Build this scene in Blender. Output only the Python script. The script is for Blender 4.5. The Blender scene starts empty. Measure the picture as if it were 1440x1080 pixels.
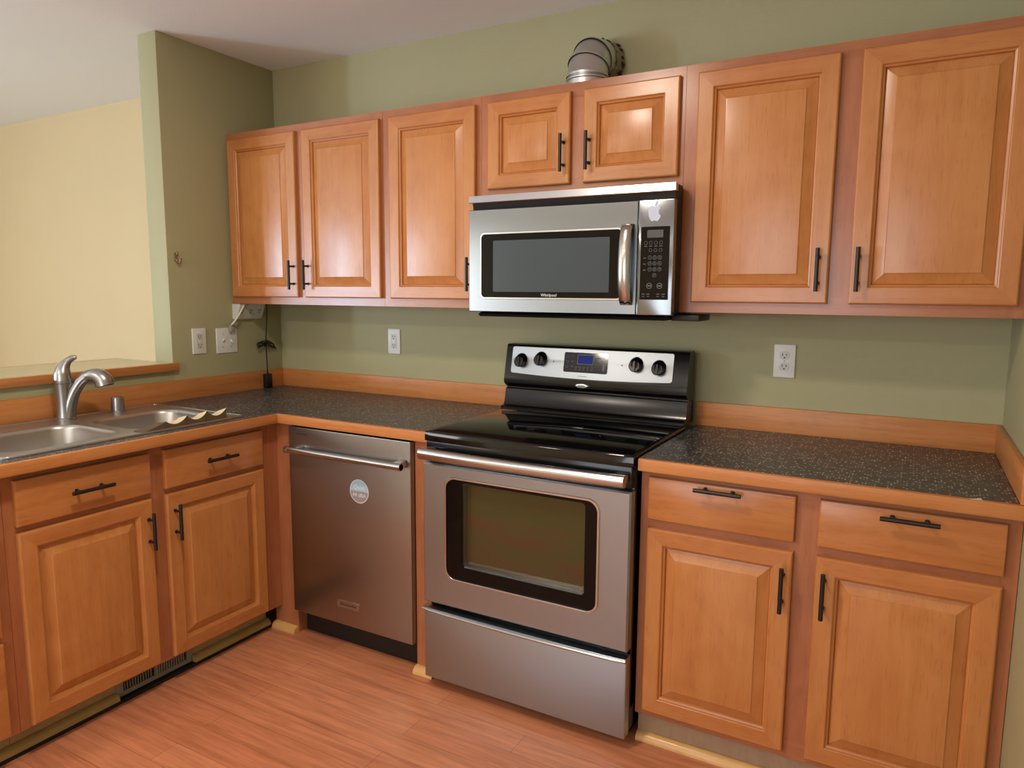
import bpy, bmesh, math, random
from mathutils import Vector, Matrix
random.seed(4)
SC = bpy.context.scene
COL = SC.collection
PI = math.pi

# ------------------------------------------------------------------ camera
CAM = Vector((2.827, -2.6232, 1.3966))
YAW, PITCH, ROLL, FPX = -0.5104, -0.1276, 0.0064, 1004.23
fw = Vector((math.sin(YAW)*math.cos(PITCH), math.cos(YAW)*math.cos(PITCH), math.sin(PITCH)))
rt = fw.cross(Vector((0, 0, 1))).normalized(); up = rt.cross(fw)
rt, up = rt*math.cos(ROLL)+up*math.sin(ROLL), up*math.cos(ROLL)-rt*math.sin(ROLL)
cd = bpy.data.cameras.new('camera'); co = bpy.data.objects.new('camera', cd); COL.objects.link(co)
m = Matrix((rt, up, -fw)).transposed().to_4x4(); m.translation = CAM
co.matrix_world = m
cd.sensor_fit = 'HORIZONTAL'; cd.sensor_width = 36; cd.lens = FPX/1440*36; cd.clip_start = .02
SC.camera = co

# ------------------------------------------------------------------ view, world, lights
SC.view_settings.view_transform = 'Standard'
SC.view_settings.look = 'None'
SC.view_settings.gamma = 1
SC.view_settings.use_curve_mapping = False
SC.view_settings.exposure = -0.34
wd = bpy.data.worlds.new('world'); SC.world = wd; wd.use_nodes = True
wd.node_tree.nodes['Background'].inputs[0].default_value = (.55, .7, 1, 1)
wd.node_tree.nodes['Background'].inputs[1].default_value = .6

def area(name, loc, target, sx, sy, power, col, spread=PI):
    l = bpy.data.lights.new(name, 'AREA'); l.shape = 'RECTANGLE'; l.size = sx; l.size_y = sy
    l.energy = power; l.color = col; l.spread = spread
    o = bpy.data.objects.new(name, l); COL.objects.link(o); o.location = loc
    o.rotation_euler = (Vector(target)-Vector(loc)).to_track_quat('-Z', 'Y').to_euler()
    return o
def disc(name, loc, r, power, col):
    l = bpy.data.lights.new(name, 'AREA'); l.shape = 'DISK'; l.size = 2*r; l.energy = power; l.color = col
    o = bpy.data.objects.new(name, l); COL.objects.link(o); o.location = loc
    return o
def point(name, loc, power, col, r=.1):
    l = bpy.data.lights.new(name, 'POINT'); l.energy = power; l.color = col; l.shadow_soft_size = r
    o = bpy.data.objects.new(name, l); COL.objects.link(o); o.location = loc
    return o
WARM = (1, .87, .72); COOL = (.62, .80, 1.0)
# patio door daylight on the dining room's left wall, window on its front wall, added fill behind the cook
area('patio_daylight', (-3.02, -4.05, 1.08), (0, -4.05, 1.7), 1.9, 2.0, 95, COOL)
area('patio_glare', (-3.02, -4.52, 1.05), (.5, 0, 1.6), .20, 1.5, 80, COOL)
area('front_window_daylight', (-2.4, -5.32, 1.46), (-2.4, 0, 1.2), .9, 1.3, 40, (1, .93, .80))
area('kitchen_rear_fill', (1.75, -5.32, 1.25), (1.75, 0, 1.3), 1.6, 1.4, 46, (.92, .96, 1.0))  # unseen rear fill, added to imitate daylight into the kitchen
disc('kitchen_ceiling_light', (1.60, -1.72, 2.455), .11, 27, WARM)
disc('rear_ceiling_light', (.3, -3.9, 2.455), .14, 40, WARM)
disc('entry_ceiling_light', (1.4, -3.9, 2.455), .12, 12, WARM)
point('dining_ceiling_light', (-1.5, -2.2, 2.0), 2, WARM, .12)

# ------------------------------------------------------------------ materials
def L(c):
    f = lambda v: v/12.92 if v <= .04045 else ((v+.055)/1.055)**2.4
    return tuple(f(v/255) for v in c)+(1,)
def newmat(name):
    M = bpy.data.materials.new(name); M.use_nodes = True
    nt = M.node_tree; b = nt.nodes['Principled BSDF']
    return M, nt, b, nt.nodes, nt.links
def plain(name, col, rough=.5, metal=0, spec=.5, coat=0, bump=0, bscale=200, emit=None, estr=0):
    M, nt, b, N, K = newmat(name)
    b.inputs['Base Color'].default_value = L(col); b.inputs['Roughness'].default_value = rough
    b.inputs['Metallic'].default_value = metal; b.inputs['Specular IOR Level'].default_value = spec
    b.inputs['Coat Weight'].default_value = coat
    tc = N.new('ShaderNodeTexCoord'); n = N.new('ShaderNodeTexNoise')
    n.inputs['Scale'].default_value = bscale; n.inputs['Detail'].default_value = 3
    K.new(tc.outputs['Object'], n.inputs['Vector'])
    if bump:
        bp = N.new('ShaderNodeBump'); bp.inputs['Strength'].default_value = bump; bp.inputs['Distance'].default_value = .002
        K.new(n.outputs['Fac'], bp.inputs['Height']); K.new(bp.outputs['Normal'], b.inputs['Normal'])
    else:
        mr = N.new('ShaderNodeMapRange'); mr.inputs[3].default_value = rough*.92; mr.inputs[4].default_value = min(1, rough*1.08)
        K.new(n.outputs['Fac'], mr.inputs[0]); K.new(mr.outputs[0], b.inputs['Roughness'])
    if emit:
        b.inputs['Emission Color'].default_value = L(emit); b.inputs['Emission Strength'].default_value = estr
    return M
def wall_paint(name, col, var=.05):
    M, nt, b, N, K = newmat(name)
    b.inputs['Roughness'].default_value = .62; b.inputs['Specular IOR Level'].default_value = .35
    tc = N.new('ShaderNodeTexCoord'); n = N.new('ShaderNodeTexNoise'); n.inputs['Scale'].default_value = 1.6; n.inputs['Detail'].default_value = 3
    K.new(tc.outputs['Object'], n.inputs['Vector'])
    r = N.new('ShaderNodeValToRGB'); c = L(col)
    r.color_ramp.elements[0].color = tuple(v*(1-var) for v in c[:3])+(1,); r.color_ramp.elements[1].color = tuple(v*(1+var) for v in c[:3])+(1,)
    K.new(n.outputs['Fac'], r.inputs[0]); K.new(r.outputs[0], b.inputs['Base Color'])
    n2 = N.new('ShaderNodeTexNoise'); n2.inputs['Scale'].default_value = 140; n2.inputs['Detail'].default_value = 4
    K.new(tc.outputs['Object'], n2.inputs['Vector'])
    bp = N.new('ShaderNodeBump'); bp.inputs['Strength'].default_value = .18; bp.inputs['Distance'].default_value = .003
    K.new(n2.outputs['Fac'], bp.inputs['Height']); K.new(bp.outputs['Normal'], b.inputs['Normal'])
    return M
def wood(name, scale, dark, mid, light, rough=.25, blotch=.35, coat=0):
    M, nt, b, N, K = newmat(name)
    tc = N.new('ShaderNodeTexCoord'); mp = N.new('ShaderNodeMapping'); mp.inputs['Scale'].default_value = scale
    oi = N.new('ShaderNodeObjectInfo'); va = N.new('ShaderNodeVectorMath'); va.operation = 'ADD'
    sc = N.new('ShaderNodeVectorMath'); sc.operation = 'SCALE'; sc.inputs['Scale'].default_value = 7.0
    cx = N.new('ShaderNodeCombineXYZ')
    for i in range(3): K.new(oi.outputs['Random'], cx.inputs[i])
    K.new(cx.outputs[0], sc.inputs[0]); K.new(tc.outputs['Object'], va.inputs[0]); K.new(sc.outputs[0], va.inputs[1])
    K.new(va.outputs[0], mp.inputs['Vector'])
    n = N.new('ShaderNodeTexNoise'); n.inputs['Scale'].default_value = 1.0; n.inputs['Detail'].default_value = 7; n.inputs['Roughness'].default_value = .62; n.inputs['Distortion'].default_value = .5
    K.new(mp.outputs[0], n.inputs['Vector'])
    n2 = N.new('ShaderNodeTexNoise'); n2.inputs['Scale'].default_value = 7; n2.inputs['Detail'].default_value = 3; n2.inputs['Distortion'].default_value = 1.2
    K.new(va.outputs[0], n2.inputs['Vector'])
    mx = N.new('ShaderNodeMix'); mx.data_type = 'FLOAT'; mx.inputs[0].default_value = blotch
    K.new(n.outputs['Fac'], mx.inputs[2]); K.new(n2.outputs['Fac'], mx.inputs[3])
    r = N.new('ShaderNodeValToRGB'); e = r.color_ramp.elements
    e[0].position = .30; e[0].color = L(dark); e[1].position = .72; e[1].color = L(light)
    k = e.new(.5); k.color = L(mid)
    K.new(mx.outputs[0], r.inputs[0])
    # fine dark pores
    mp2 = N.new('ShaderNodeMapping'); mp2.inputs['Scale'].default_value = tuple(v*9 for v in scale)
    K.new(va.outputs[0], mp2.inputs['Vector'])
    n3 = N.new('ShaderNodeTexNoise'); n3.inputs['Scale'].default_value = 1; n3.inputs['Detail'].default_value = 2
    K.new(mp2.outputs[0], n3.inputs['Vector'])
    r3 = N.new('ShaderNodeValToRGB'); r3.color_ramp.elements[0].position = .28; r3.color_ramp.elements[0].color = (.88, .85, .82, 1)
    r3.color_ramp.elements[1].position = .42; r3.color_ramp.elements[1].color = (1, 1, 1, 1)
    K.new(n3.outputs['Fac'], r3.inputs[0])
    mu = N.new('ShaderNodeMix'); mu.data_type = 'RGBA'; mu.blend_type = 'MULTIPLY'; mu.inputs[0].default_value = 1
    K.new(r.outputs[0], mu.inputs[6]); K.new(r3.outputs[0], mu.inputs[7])
    K.new(mu.outputs[2], b.inputs['Base Color'])
    b.inputs['Roughness'].default_value = rough; b.inputs['Specular IOR Level'].default_value = .5
    b.inputs['Coat Weight'].default_value = coat; b.inputs['Coat Roughness'].default_value = .16
    bp = N.new('ShaderNodeBump'); bp.inputs['Strength'].default_value = .02; bp.inputs['Distance'].default_value = .001
    K.new(n.outputs['Fac'], bp.inputs['Height']); K.new(bp.outputs['Normal'], b.inputs['Normal'])
    return M
D_, M_, G_ = (176, 111, 58), (190, 126, 71), (199, 138, 83)
MV = wood('maple_vertical', (26, 26, 2.4), D_, M_, G_)
H_ = [tuple(int(v*f) for v, f in zip(c, (.975, .95, .93))) for c in (D_, M_, G_)]
MX = wood('maple_along_x', (2.4, 26, 26), *H_)
MY = wood('maple_along_y', (26, 2.4, 26), *H_)
FD, FM, FG = (152, 93, 60), (168, 106, 70), (180, 117, 80)  # shade and reflections between the doors are put into the frame colour
FV = wood('frame_vertical', (26, 26, 2.4), FD, FM, FG, blotch=.25)
FX = wood('frame_along_x', (2.4, 26, 26), FD, FM, FG, blotch=.25)
FY = wood('frame_along_y', (26, 2.4, 26), FD, FM, FG, blotch=.25)
ED, EM, EG = (176, 110, 56), (194, 127, 71), (205, 141, 86)
EX = wood('edge_along_x', (2.0, 30, 30), ED, EM, EG, rough=.4, blotch=.2)
EY = wood('edge_along_y', (30, 2.0, 30), ED, EM, EG, rough=.4, blotch=.2)
TOE = wood('raw_toe_wood', (5, 30, 30), (150, 130, 90), (164, 144, 102), (176, 156, 114), rough=.6, coat=0)
TOER = wood('raw_toe_board', (30, 30, 5), (150, 128, 104), (164, 140, 114), (174, 150, 124), rough=.6, coat=0)
QR = wood('quarter_round_wood', (2, 30, 30), (206, 156, 92), (218, 172, 108), (228, 186, 124), rough=.4, coat=.2)
QRO = wood('olive_moulding_wood', (2, 2, 30), (150, 126, 72), (166, 142, 84), (178, 154, 96), rough=.45, coat=.1)

def stainless(name, col, rough=.3, axis='x', aniso=.6):
    M, nt, b, N, K = newmat(name)
    b.inputs['Base Color'].default_value = L(col); b.inputs['Metallic'].default_value = 1
    tc = N.new('ShaderNodeTexCoord'); mp = N.new('ShaderNodeMapping')
    mp.inputs['Scale'].default_value = {'x': (3, 500, 500), 'z': (500, 500, 3), 'n': (60, 60, 60)}[axis]
    K.new(tc.outputs['Object'], mp.inputs['Vector'])
    n = N.new('ShaderNodeTexNoise'); n.inputs['Scale'].default_value = 1; n.inputs['Detail'].default_value = 4
    K.new(mp.outputs[0], n.inputs['Vector'])
    mr = N.new('ShaderNodeMapRange'); mr.inputs[3].default_value = rough*.985; mr.inputs[4].default_value = rough*1.015
    K.new(n.outputs['Fac'], mr.inputs[0]); K.new(mr.outputs[0], b.inputs['Roughness'])
    if aniso:
        t = N.new('ShaderNodeTangent'); t.direction_type = 'RADIAL'; t.axis = 'Z'
        K.new(t.outputs[0], b.inputs['Tangent']); b.inputs['Anisotropic'].default_value = aniso
        if axis == 'z': b.inputs['Anisotropic Rotation'].default_value = .25
    return M
SS = stainless('brushed_stainless', (138, 142, 145), .22, aniso=.82)
SSP = stainless('panel_stainless', (150, 157, 162), .30, aniso=.5)
SSR = stainless('range_stainless', (168, 184, 196), .36, aniso=.5)
SSD = stainless('brushed_stainless_dark', (158, 156, 153), .30, aniso=.6)
SSB = stainless('stainless_bright', (198, 204, 208), .24, 'n', 0)
SINK = stainless('sink_steel', (182, 180, 176), .36, 'n', 0)
NICKEL = stainless('brushed_nickel', (168, 168, 168), .30, 'n', 0)
GALV = stainless('galvanised_steel', (214, 215, 216), .40, 'n', 0)
BLK = plain('black_enamel', (13, 13, 14), .2, spec=.4)
BLKM = plain('black_matte', (20, 20, 20), .5)
GLASS = plain('black_ceramic_glass', (8, 8, 9), .06)
MWGL = plain('black_tinted_glass', (10, 10, 11), .1, spec=.22)
PULL = plain('black_pull', (22, 21, 22), .38, 0, .5)
WHITE = plain('white_plastic', (226, 226, 222), .35)
WHITE2 = plain('grey_white_plastic', (206, 204, 198), .4)
SLOT = plain('dark_slot', (30, 28, 26), .6)
GREYREG = plain('grey_register_metal', (132, 130, 120), .45)
PRINT = plain('light_grey_print', (120, 124, 130), .5)
PRINTW = plain('white_print', (226, 227, 230), .4)
LCD = plain('blue_lcd', (16, 34, 100), .45, spec=.2, emit=(16, 44, 150), estr=.3)
LCDG = plain('grey_lcd', (78, 80, 84), .2)
STB = plain('sticker_blue', (160, 198, 216), .4)
STG = plain('sticker_grey', (150, 144, 150), .4)
APPLE = plain('silver_sticker', (176, 186, 204), .25, .6)
TAPE = plain('foil_tape', (150, 140, 120), .5, .3, bump=.5, bscale=60)
TAPED = plain('dark_tape', (48, 36, 24), .7)
CREAM = plain('curl_inside', (222, 208, 168), .6)
CURL = plain('curl_outside_and_shade', (96, 76, 58), .6)
TCH = plain('torn_paper', (220, 205, 185), .7)
HOOK = plain('brass_nickel_hook', (170, 155, 135), .28, 1)

def counter_mat():
    M, nt, b, N, K = newmat('speckled_laminate')
    tc = N.new('ShaderNodeTexCoord')
    n = N.new('ShaderNodeTexNoise'); n.inputs['Scale'].default_value = 26; n.inputs['Detail'].default_value = 6; n.inputs['Roughness'].default_value = .7
    K.new(tc.outputs['Object'], n.inputs['Vector'])
    r = N.new('ShaderNodeValToRGB'); e = r.color_ramp.elements
    e[0].position = .35; e[0].color = L((42, 42, 45)); e[1].position = .68; e[1].color = L((76, 75, 77))
    K.new(n.outputs['Fac'], r.inputs[0])
    v = N.new('ShaderNodeTexVoronoi'); v.inputs['Scale'].default_value = 140; v.inputs['Randomness'].default_value = 1
    K.new(tc.outputs['Object'], v.inputs['Vector'])
    lt = N.new('ShaderNodeMath'); lt.operation = 'LESS_THAN'; lt.inputs[1].default_value = .36
    K.new(v.outputs['Distance'], lt.inputs[0])
    sp = N.new('ShaderNodeSeparateColor'); K.new(v.outputs['Color'], sp.inputs[0])
    gt = N.new('ShaderNodeMath'); gt.operation = 'GREATER_THAN'; gt.inputs[1].default_value = .72; K.new(sp.outputs[0], gt.inputs[0])
    mu = N.new('ShaderNodeMath'); mu.operation = 'MULTIPLY'; K.new(lt.outputs[0], mu.inputs[0]); K.new(gt.outputs[0], mu.inputs[1])
    mx = N.new('ShaderNodeMix'); mx.data_type = 'RGBA'; K.new(mu.outputs[0], mx.inputs[0]); K.new(r.outputs[0], mx.inputs[6]); mx.inputs[7].default_value = L((196, 190, 178))
    K.new(mx.outputs[2], b.inputs['Base Color']); b.inputs['Roughness'].default_value = .33
    bp = N.new('ShaderNodeBump'); bp.inputs['Strength'].default_value = .06; bp.inputs['Distance'].default_value = .001
    K.new(n.outputs['Fac'], bp.inputs['Height']); K.new(bp.outputs['Normal'], b.inputs['Normal'])
    return M
LAM = counter_mat()
def floor_mat():
    M, nt, b, N, K = newmat('bamboo_plank_floor')
    tc = N.new('ShaderNodeTexCoord')
    br = N.new('ShaderNodeTexBrick'); br.inputs['Scale'].default_value = 1
    br.inputs['Brick Width'].default_value = .92; br.inputs['Row Height'].default_value = .095; br.inputs['Mortar Size'].default_value = .0009
    br.inputs['Mortar Smooth'].default_value = .3; br.offset = .37; br.offset_frequency = 2
    br.inputs['Color1'].default_value = L((200, 130, 94)); br.inputs['Color2'].default_value = L((209, 141, 103)); br.inputs['Mortar'].default_value = L((150, 90, 64))
    K.new(tc.outputs['Object'], br.inputs['Vector'])
    mp = N.new('ShaderNodeMapping'); mp.inputs['Scale'].default_value = (3, 46, 1); K.new(tc.outputs['Object'], mp.inputs['Vector'])
    n = N.new('ShaderNodeTexNoise'); n.inputs['Scale'].default_value = 1; n.inputs['Detail'].default_value = 6; n.inputs['Roughness'].default_value = .65; n.inputs['Distortion'].default_value = .4
    K.new(mp.outputs[0], n.inputs['Vector'])
    r = N.new('ShaderNodeValToRGB'); e = r.color_ramp.elements
    e[0].position = .28; e[0].color = (.66, .58, .54, 1); e[1].position = .62; e[1].color = (1.06, 1.03, 1.0, 1)
    K.new(n.outputs['Fac'], r.inputs[0])
    mu = N.new('ShaderNodeMix'); mu.data_type = 'RGBA'; mu.blend_type = 'MULTIPLY'; mu.inputs[0].default_value = 1
    K.new(br.outputs['Color'], mu.inputs[6]); K.new(r.outputs[0], mu.inputs[7]); K.new(mu.outputs[2], b.inputs['Base Color'])
    b.inputs['Roughness'].default_value = .36
    bp = N.new('ShaderNodeBump'); bp.inputs['Strength'].default_value = .12; bp.inputs['Distance'].default_value = .002; bp.invert = True
    K.new(br.outputs['Fac'], bp.inputs['Height']); K.new(bp.outputs['Normal'], b.inputs['Normal'])
    return M
FLOOR = floor_mat()
def oven_glass_mat():  # the coating's green and brown sheen is put into the base colour
    M, nt, b, N, K = newmat('coated_oven_glass')
    tc = N.new('ShaderNodeTexCoord'); mp = N.new('ShaderNodeMapping'); mp.inputs['Scale'].default_value = (1.2, 1, 5)
    K.new(tc.outputs['Object'], mp.inputs['Vector'])
    n = N.new('ShaderNodeTexNoise'); n.inputs['Scale'].default_value = 2.2; n.inputs['Detail'].default_value = 2; K.new(mp.outputs[0], n.inputs['Vector'])
    r = N.new('ShaderNodeValToRGB'); e = r.color_ramp.elements
    e[0].position = .35; e[0].color = L((66, 70, 36)); e[1].position = .68; e[1].color = L((84, 62, 42)); k = e.new(.5); k.color = L((74, 70, 40))
    K.new(n.outputs['Fac'], r.inputs[0]); K.new(r.outputs[0], b.inputs['Base Color'])
    b.inputs['Roughness'].default_value = .1; b.inputs['Metallic'].default_value = .15
    return M
OVENG = oven_glass_mat()
SAGE = wall_paint('sage_green_paint', (168, 164, 127))
CRM = wall_paint('cream_yellow_paint', (212, 190, 150))
CEIL = wall_paint('ceiling_paint', (238, 237, 240), .02)

# ------------------------------------------------------------------ mesh helpers
def back(y): return lambda u, v, d=0: (u, y-d, v)
def left(x): return lambda u, v, d=0: (x+d, u, v)
def top(z): return lambda u, v, d=0: (u, v, z+d)
def rrect(u0, v0, u1, v1, r, n=5):
    r = max(1e-5, min(r, (u1-u0)/2-1e-5, (v1-v0)/2-1e-5)); P = []
    for cx, cy, a in ((u1-r, v1-r, 0), (u0+r, v1-r, 90), (u0+r, v0+r, 180), (u1-r, v0+r, 270)):
        for i in range(n+1):
            t = math.radians(a+90*i/n); P.append((cx+r*math.cos(t), cy+r*math.sin(t)))
    return P
def circ(cu, cv, r, n=24, rv=None):
    return [(cu+r*math.cos(2*PI*i/n), cv+(rv or r)*math.sin(2*PI*i/n)) for i in range(n)]
def smooth_path(P, k=6):
    P = [Vector(p) for p in P]; Q = []
    for i in range(len(P)-1):
        a, b_, c, d = P[max(i-1, 0)], P[i], P[i+1], P[min(i+2, len(P)-1)]
        for j in range(k):
            t = j/k
            Q.append(.5*((2*b_)+(c-a)*t+(2*a-5*b_+4*c-d)*t*t+(3*b_-a-3*c+d)*t**3))
    Q.append(P[-1]); return Q

class MB:
    def __init__(s): s.bm = bmesh.new(); s.mi = 0
    def face(s, vs):
        try:
            f = s.bm.faces.new(vs); f.material_index = s.mi; return f
        except ValueError: return None
    def box(s, x0, y0, z0, x1, y1, z1, bev=0, seg=2):
        x0, x1 = min(x0, x1), max(x0, x1); y0, y1 = min(y0, y1), max(y0, y1); z0, z1 = min(z0, z1), max(z0, z1)
        v = [s.bm.verts.new((x, y, z)) for x in (x0, x1) for y in (y0, y1) for z in (z0, z1)]
        fs = [s.face([v[i] for i in q]) for q in ((0, 1, 3, 2), (4, 6, 7, 5), (0, 4, 5, 1), (2, 3, 7, 6), (0, 2, 6, 4), (1, 5, 7, 3))]
        if bev:
            es = list({e for f in fs for e in f.edges})
            r = bmesh.ops.bevel(s.bm, geom=es, offset=bev, segments=seg, profile=.5, affect='EDGES')
            for f in r['faces']: f.material_index = s.mi
        return s
    def rings(s, R, cap0=True, cap1=True, closed=True):
        V = [[s.bm.verts.new(p) for p in r] for r in R]
        for a, b_ in zip(V, V[1:]):
            n = len(a)
            for i in range(n if closed else n-1):
                j = (i+1) % n; s.face((a[i], a[j], b_[j], b_[i]))
        if cap0: s.face(V[0])
        if cap1: s.face(V[-1])
        return V
    def plate(s, mp, u0, v0, u1, v1, d0, d1, r=.004, bev=0, n=5):
        o = rrect(u0, v0, u1, v1, r, n)
        R = [[mp(u, v, d0) for u, v in o]]
        if bev:
            R.append([mp(u, v, d1-bev) for u, v in o])
            for t in (.35, 1):
                q = rrect(u0+bev*t, v0+bev*t, u1-bev*t, v1-bev*t, max(r-bev*t, .0004), n)
                R.append([mp(u, v, d1-bev+bev*math.sqrt(max(0, 1-(1-t)**2)) if t < 1 else d1) for u, v in q])
        else: R.append([mp(u, v, d1) for u, v in o])
        s.rings(R); return s
    def frame(s, mp, o, i, d0, d1, ro, ri, bo=0, bi=0, n=5):
        O = rrect(*o, ro, n); I = rrect(*i, ri, n); R = [[mp(u, v, d0) for u, v in O]]
        if bo:
            R.append([mp(u, v, d1-bo) for u, v in O])
            R.append([mp(u, v, d1) for u, v in rrect(o[0]+bo, o[1]+bo, o[2]-bo, o[3]-bo, max(ro-bo, .0004), n)])
        else: R.append([mp(u, v, d1) for u, v in O])
        if bi:
            R.append([mp(u, v, d1) for u, v in rrect(i[0]-bi, i[1]-bi, i[2]+bi, i[3]+bi, ri+bi, n)])
            R.append([mp(u, v, d1-bi) for u, v in I])
        else: R.append([mp(u, v, d1) for u, v in I])
        R.append([mp(u, v, d0) for u, v in I]); R.append(R[0])
        V = [[s.bm.verts.new(p) for p in r] for r in R[:-1]]; V.append(V[0])
        for a, b_ in zip(V, V[1:]):
            for k in range(len(a)):
                j = (k+1) % len(a); s.face((a[k], a[j], b_[j], b_[k]))
        return s
    def tube(s, P, r, seg=10, sq=1):
        P = [Vector(p) for p in P]; rr = r if isinstance(r, (list, tuple)) else [r]*len(P)
        if len(rr) != len(P):
            rr = [rr[min(int(i/(len(P)-1)*(len(rr)-1)), len(rr)-2)]*(1-((i/(len(P)-1)*(len(rr)-1))-min(int(i/(len(P)-1)*(len(rr)-1)), len(rr)-2)))
                  + rr[min(int(i/(len(P)-1)*(len(rr)-1)), len(rr)-2)+1]*((i/(len(P)-1)*(len(rr)-1))-min(int(i/(len(P)-1)*(len(rr)-1)), len(rr)-2)) for i in range(len(P))]
        T = [(P[min(i+1, len(P)-1)]-P[max(i-1, 0)]).normalized() for i in range(len(P))]
        nrm = T[0].orthogonal().normalized(); R = []
        for p, t, q in zip(P, T, rr):
            nrm = (nrm-t*nrm.dot(t)).normalized(); bn = t.cross(nrm)
            R.append([p+(nrm*math.cos(2*PI*i/seg)+bn*math.sin(2*PI*i/seg)*sq)*q for i in range(seg)])
        s.rings(R); return s
    def cyl(s, a, b_, r, seg=20, bev=0):
        a, b_ = Vector(a), Vector(b_); d = (b_-a).normalized()
        if bev: s.tube([a, a+d*1e-6, b_-d*bev, b_-d*bev*.3, b_], [r, r, r, r-bev*.3, r-bev], seg)
        else: s.tube([a, b_], r, seg)
        return s
    def lathe(s, prof, c, seg=32, axis='z'):
        R = []
        for rad, h in prof:
            ring = []
            for i in range(seg):
                t = 2*PI*i/seg; p = (rad*math.cos(t), rad*math.sin(t))
                ring.append((c[0]+p[0], c[1]+p[1], c[2]+h) if axis == 'z' else (c[0]+p[0], c[1]-h, c[2]+p[1]))
            R.append(ring)
        s.rings(R); return s
    def prism_x(s, prof, x0, x1, bev=0):
        R = [[(x, y, z) for y, z in prof] for x in (x0, x1)]
        V = s.rings(R)
        return s
    def text(s, body, mp, u, v, size, d, ext=.0004, align='CENTER', squash=1, shear=0):
        c = bpy.data.curves.new('lettering', 'FONT'); c.body = body; c.size = size; c.align_x = align; c.align_y = 'CENTER'; c.shear = shear; c.resolution_u = 2
        t = bpy.data.objects.new('lettering', c); COL.objects.link(t)
        bpy.context.view_layer.update()
        me = bpy.data.meshes.new_from_object(t.evaluated_get(bpy.context.evaluated_depsgraph_get()))
        vs = [s.bm.verts.new(mp(u+p.co.x*squash, v+p.co.y, d)) for p in me.vertices]
        for f in me.polygons: s.face([vs[i] for i in f.vertices])
        bpy.data.objects.remove(t); bpy.data.curves.remove(c); bpy.data.meshes.remove(me)
        return s
    def build(s, name, mats, parent=None, smooth=35, loc=None, **kw):
        bm = s.bm
        bmesh.ops.recalc_face_normals(bm, faces=bm.faces)
        org = Vector((0, 0, 0)); p = parent
        while p: org += p.location; p = p.parent
        if loc is not None: org = Vector(loc)
        bmesh.ops.translate(bm, verts=bm.verts, vec=-org)
        me = bpy.data.meshes.new(name); bm.to_mesh(me); bm.free()
        for mm in (mats if isinstance(mats, (list, tuple)) else [mats]): me.materials.append(mm)
        for f in me.polygons: f.use_smooth = True
        me.set_sharp_from_angle(angle=math.radians(smooth))
        o = bpy.data.objects.new(name, me); COL.objects.link(o)
        if parent: o.parent = parent
        elif loc is not None: o.location = org
        for k, v_ in kw.items(): o[k] = v_
        return o
def thing(name, label, cat, loc, group=None):
    o = bpy.data.objects.new(name, None); COL.objects.link(o); o.location = loc; o.empty_display_size = .05
    o['label'] = label; o['category'] = cat
    if group: o['group'] = group
    return o
def structure(name, mb, mat): return mb.build(name, mat, kind='structure')

# ------------------------------------------------------------------ measured places (metres; back wall y=0, left wall x=0)
W = 3.0868; CEILZ = 2.4669; JAMB = -.6265; XL = -3.0; YF = -5.3
CT = .9148; CB = .8786
# ------------------------------------------------------------------ setting
b = MB().box(-.115, YF-.1, -.1, W+.12, .12, 0); structure('floor', b, FLOOR)
b = MB().box(XL-.1, YF-.1, -.1, -.1155, .12, 0); structure('floor_dining', b, plain('beige_carpet', (196, 184, 164), .9, bump=.6, bscale=300))
b = MB().box(XL-.1, YF-.1, CEILZ, W+.12, .12, CEILZ+.1); structure('ceiling', b, CEIL)
b = MB().box(-.115, 0, 0, W+.12, .12, CEILZ); structure('wall_back', b, SAGE)
b = MB().box(XL-.1, .0, 0, -.115, .12, CEILZ); structure('wall_dining', b, CRM)
b = MB().box(W, YF, 0, W+.12, 0, CEILZ); structure('wall_right', b, SAGE)
b = MB().box(-.1207, JAMB, 0, 0, 0, CEILZ, .004); structure('wall_left', b, SAGE)
b = MB().box(-.1207, -3.2, 0, 0, JAMB, 1.0466); structure('wall_half', b, SAGE)
b = MB()   # wall with the patio door opening
for q in ((YF-.1, 0, -5.02, CEILZ), (-3.08, 0, .0, CEILZ), (-5.02, 2.10, -3.08, CEILZ)): b.box(XL-.1, q[0], q[1], XL, q[2], q[3])
structure('wall_dining_left', b, CRM)
b = MB()   # front wall with two window openings
xs = [(-2.9, -1.9, .8, 2.12), (.90, 2.60, .5, 2.0)]
b.box(XL, YF-.1, 0, .9, YF, .8); b.box(XL, YF-.1, 2.12, W, YF, CEILZ)
b.box(XL, YF-.1, .8, -2.9, YF, 2.12); b.box(-1.9, YF-.1, .8, .90, YF, 2.12); b.box(2.60, YF-.1, 0, W, YF, 2.12); b.box(.90, YF-.1, 0, 2.60, YF, .5); b.box(.90, YF-.1, 2.0, 2.60, YF, 2.12)
structure('wall_front', b, CRM)
for i, (x0, x1, z0, z1) in enumerate(xs):
    b = MB().frame(lambda u, v, d=0: (u, YF+d, v), (x0-.06, z0-.06, x1+.06, z1+.06), (x0+.002, z0+.002, x1-.002, z1-.002), .001, .02, .002, .002)
    structure('window_%d' % (i+1), b, WHITE)
b = MB().frame(left(XL), (-5.08, .002, -3.02, 2.16), (-5.018, .004, -3.082, 2.098), .001, .02, .002, .002)
structure('door_1', b, WHITE)
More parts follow.
